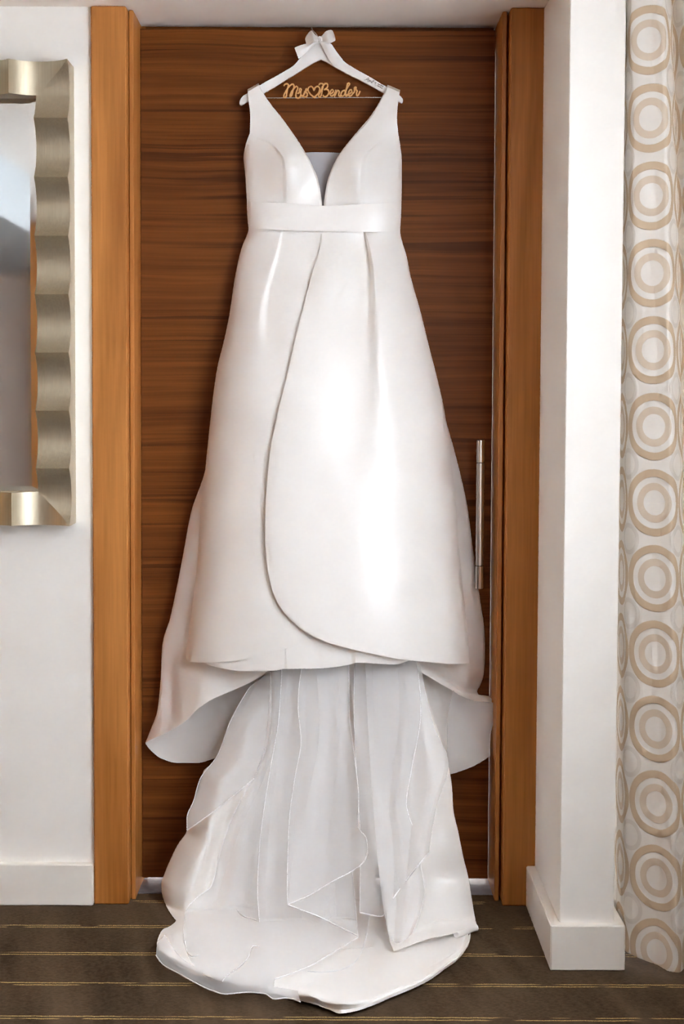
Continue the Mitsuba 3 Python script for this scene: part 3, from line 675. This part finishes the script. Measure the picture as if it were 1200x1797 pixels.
# pool of satin lying on the carpet
pool_b = [(275, 1662), (290, 1682), (318, 1698), (350, 1715), (395, 1731), (440, 1739), (490, 1746), (530, 1757), (560, 1765), (580, 1772), (596, 1778), (620, 1775), (652, 1765), (689, 1749), (721, 1736), (753, 1720), (780, 1701), (807, 1680), (820, 1659), (822, 1645)]
def h_pool(X, Y, u, v):
    h = 0.004 + 0.013 * np.exp(-((v - 0.93) / 0.06) ** 2) + 0.004 * np.sin(u * 17 + v * 3) * np.sin(np.pi * np.clip(v, 0, 1))
    h = h + 0.015 * gauss(X, Y, 300, 1655, 20, 20) + 0.026 * gauss(X, Y, 545, 1745, 20, 10) + 0.022 * gauss(X, Y, 600, 1757, 30, 10) + 0.02 * gauss(X, Y, 385, 1712, 60, 9)
    return np.maximum(h, 0.003)
cloth(DR + 'train_pool', top=[(318, 1603), (450, 1588), (690, 1588), (820, 1628)], bot=pool_b, left=[(318, 1603), (300, 1624), (285, 1632), (276, 1652), (275, 1662)], right=[(820, 1628), (822, 1645)],
      dfn=lambda X, Y, u, v: X * 0 + 0.05, nu=200, nv=110, hfn=h_pool, m='satin', seed=17)
labels[DR + 'train_pool'] = {'label': 'rounded end of the train spread on the carpet'}
hp_ = np.array(pool_b[8:]); hp_ = spl(hp_, 60)
obj(DR + 'train_pool__hem_band', shell(np.stack([lift(hp_[:, 0] + a_ * 0.6, hp_[:, 1] - a_ * 1.0, 0 * hp_[:, 0], 0.010 + 0.001 * a_) for a_ in np.linspace(-0.5, 6, 5)]), 0.002), 'satin', 35)

# tulle
def tulle(top, bot, left, right, d0, d1, folds, amp, hem='', nu=110, nv=130, seed=0, h=0.03, dl=0.0):
    rng = np.random.default_rng(seed)
    ph = rng.uniform(0, 6.28, 6)
    def dfn(X, Y, u, v):
        w = u + 0.05 * np.sin(v * 4 + ph[0])
        f_ = np.sin(w * folds * 4.2 + ph[1]) + 0.7 * np.abs(np.sin(w * folds * 3.6 + ph[2] + v * 1.2)) + 0.3 * np.sin(w * folds * 9.1 + ph[3] + v)
        return d0 - 0.05 * np.exp(-((Y - 1140) / 45.0) ** 2) + (d1 - d0) * v ** 1.15 +  amp * f_ * (0.6 + 0.4 * v) + dl * u
    k_, P = cloth(DR + 'tulle_layer', top, bot, left, right, dfn, nu, nv, m='tulle', th=0, h=h, wr=0.003, seed=20 + seed)
    edges = {'l': P[:, 0], 'r': P[:, -1], 'b': P[-1]}
    if hem:
        ms = [tube(edges[e_] - np.array([0, 0.0012, 0]), 0.0009 if e_ != 'b' else 0.0015, 6, 120) for e_ in hem]
        obj(k_ + '__rolled_hem', trimesh.util.concatenate(ms), 'tulle_hem', 40)
    return k_
tulle([(470, 1140), (540, 1140)], [(322, 1650), (345, 1700), (400, 1725), (480, 1735)], [(470, 1140), (476, 1230), (472, 1290), (455, 1345), (430, 1390), (405, 1440), (385, 1500), (370, 1555), (345, 1575), (325, 1600), (322, 1650)],
      [(540, 1140), (528, 1300), (515, 1400), (500, 1560), (480, 1735)], 0.20, 0.42, 2.2, 0.009, 'l', seed=1, h=0.042)
tulle([(495, 1140), (612, 1140)], [(460, 1724), (500, 1712), (540, 1697), (575, 1677), (628, 1645)], [(495, 1140), (490, 1250), (476, 1340), (462, 1428), (456, 1480), (452, 1562), (458, 1655), (460, 1724)],
      [(612, 1140), (606, 1300), (607, 1480), (614, 1540), (622, 1590), (628, 1645)], 0.225, 0.52, 2.4, 0.009, 'lb', seed=2, h=0.04)
tulle([(537, 1140), (608, 1140)], [(505, 1587), (530, 1597), (557, 1607), (593, 1625), (628, 1642)], [(537, 1140), (523, 1239), (528, 1300), (517, 1367), (507, 1447), (504, 1560), (505, 1587)],
      [(608, 1140), (608, 1300), (612, 1480), (620, 1547), (628, 1642)], 0.245, 0.50, 1.4, 0.008, 'lrb', seed=3, h=0.05)
tulle([(548, 1140), (612, 1140)], [(505, 1587), (540, 1572), (588, 1544), (620, 1527), (641, 1508), (645, 1494)], [(548, 1140), (560, 1280), (540, 1400), (515, 1500), (505, 1587)],
      [(612, 1140), (613, 1248), (622, 1330), (629, 1400), (628, 1449), (643, 1472), (645, 1494)], 0.26, 0.50, 1.3, 0.008, 'rb', seed=4, h=0.05)
tulle([(622, 1140), (735, 1142)], [(631, 1601), (650, 1605), (668, 1608), (689, 1577), (753, 1496)], [(622, 1140), (621, 1248), (626, 1367), (632, 1480), (631, 1601)],
      [(735, 1142), (760, 1270), (787, 1341), (765, 1420), (753, 1496)], 0.21, 0.56, 2.4, 0.009, 'lb', seed=5, h=0.03)
tulle([(640, 1140), (726, 1142)], [(678, 1625), (695, 1655), (724, 1637)], [(640, 1140), (650, 1350), (662, 1500), (672, 1590), (678, 1625)],
      [(726, 1142), (738, 1250), (722, 1350), (713, 1409), (727, 1460), (738, 1517), (745, 1565), (737, 1603), (724, 1637)], 0.235, 0.64, 1.8, 0.008, 'r', seed=6, h=0.03)
tulle([(655, 1140), (733, 1142)], [(690, 1420), (705, 1412), (748, 1333)], [(655, 1140), (668, 1290), (690, 1420)], [(733, 1142), (741, 1259), (748, 1333)], 0.225, 0.33, 1.2, 0.006, 'r', seed=7)
# tulle lying on the pool
tulle([(290, 1640), (318, 1680), (350, 1700), (430, 1722), (522, 1738)], [(274, 1676), (287, 1693), (312, 1707), (342, 1724), (372, 1738), (395, 1744), (435, 1741), (465, 1744), (482, 1753), (500, 1751), (527, 1758)], [(290, 1640), (279, 1652), (275, 1660), (274, 1676)], [(522, 1738), (527, 1758)],
      0.1, 0.1, 1, 0.0, 'b', seed=8, h=0.03)

# sheer veil over the left lobe and inside the right fold
tulle([(440, 1203), (474, 1178)], [(328, 1457), (380, 1420), (446, 1366)], [(440, 1203), (403, 1268), (382, 1324), (350, 1369), (340, 1404), (328, 1436), (328, 1457)], [(474, 1178), (468, 1290), (446, 1366)],
      0.17, 0.29, 0.8, 0.004, 'lb', seed=10)
tulle([(795, 1212), (815, 1224), (838, 1231), (867, 1233)], [(786, 1359), (815, 1351), (843, 1338), (859, 1327)], [(795, 1212), (784, 1280), (786, 1359)], [(867, 1233), (866, 1262), (860, 1290), (859, 1327)],
      0.14, 0.16, 0.8, 0.004, 'r', seed=12, dl=-0.08)
for pts in ([(390, 1722), (396, 1714), (420, 1697), (435, 1680), (445, 1660), (456, 1661)], [(325, 1652), (329, 1672), (339, 1679), (347, 1676)],
            [(417, 1597), (425, 1607), (438, 1611), (452, 1616)], [(647, 1608), (639, 1656), (620, 1691), (593, 1703), (566, 1706), (540, 1704)]):
    q_ = spl(pts, 40)
    obj(DR + 'tulle_layer_001__gathered_edge', tube(lift(q_[:, 0], q_[:, 1], 0 * q_[:, 0] + 0.05, 0.052), 0.0011, 6, 60), 'tulle_hem', 40)

# bow of white ribbon tied round the hanger neck
def ribbon(key, left, right, d, n=40, m=14, lab=None):
    """A strip of ribbon between two edge curves of (px, py, d)."""
    a, b = np.array(left, float), np.array(right, float)
    A, B = spl(a, n), spl(b, n)
    t = np.linspace(0, 1, m)[None, :, None]
    G = A[:, None] * (1 - t) + B[:, None] * t
    G[..., 2] += 0.003 * np.sin(np.pi * t[..., 0])
    P = lift(G[..., 0], G[..., 1], G[..., 2])
    k_ = obj(key, shell(P, 0.0008), 'ribbon', 35)
    if lab: labels[k_] = {'label': lab}
tag('ribbon_bow', 'white satin ribbon bow tied at the top of the hanger', 'bow')
ribbon('ribbon_bow__tail', [(556, 66, .056), (540, 76, .058), (528, 79, .060), (516.5, 84, .062)], [(563, 74, .056), (552, 80, .056), (538, 92, .056), (524, 103.5, .060)], 0)
ribbon('ribbon_bow__tail', [(560, 72, .056), (566, 84, .060), (575, 101, .060), (587, 118, .058)], [(570, 70, .056), (580, 76, .064), (590, 90, .060), (600, 104, .058)], 0)
ribbon('ribbon_bow__loop', [(560, 66, .062), (552, 60, .068), (546, 53.5, .066), (541, 58, .058), (535, 68, .056)], [(561, 72, .064), (556, 73, .078), (551, 72, .084), (545, 76, .074), (538, 80, .060)], 0)
ribbon('ribbon_bow__loop', [(562, 66, .062), (567, 60, .070), (573, 54, .072), (581, 52.5, .066), (584, 54, .056)], [(563, 72, .064), (572, 73.5, .080), (579, 75, .088), (588, 71, .078), (589, 69, .058)], 0)
kn = trimesh.creation.icosphere(subdivisions=4, radius=1.0)
kv = kn.vertices.copy()
kv = kv * (1 + 0.06 * np.sin(kv[:, :1] * 9 + kv[:, 2:] * 4))
c_ = at(561.5, 69, YD - 0.066)
kn.vertices = c_ + kv * np.array([0.0085, 0.008, 0.0085])
obj('ribbon_bow__knot', kn, 'ribbon', True)
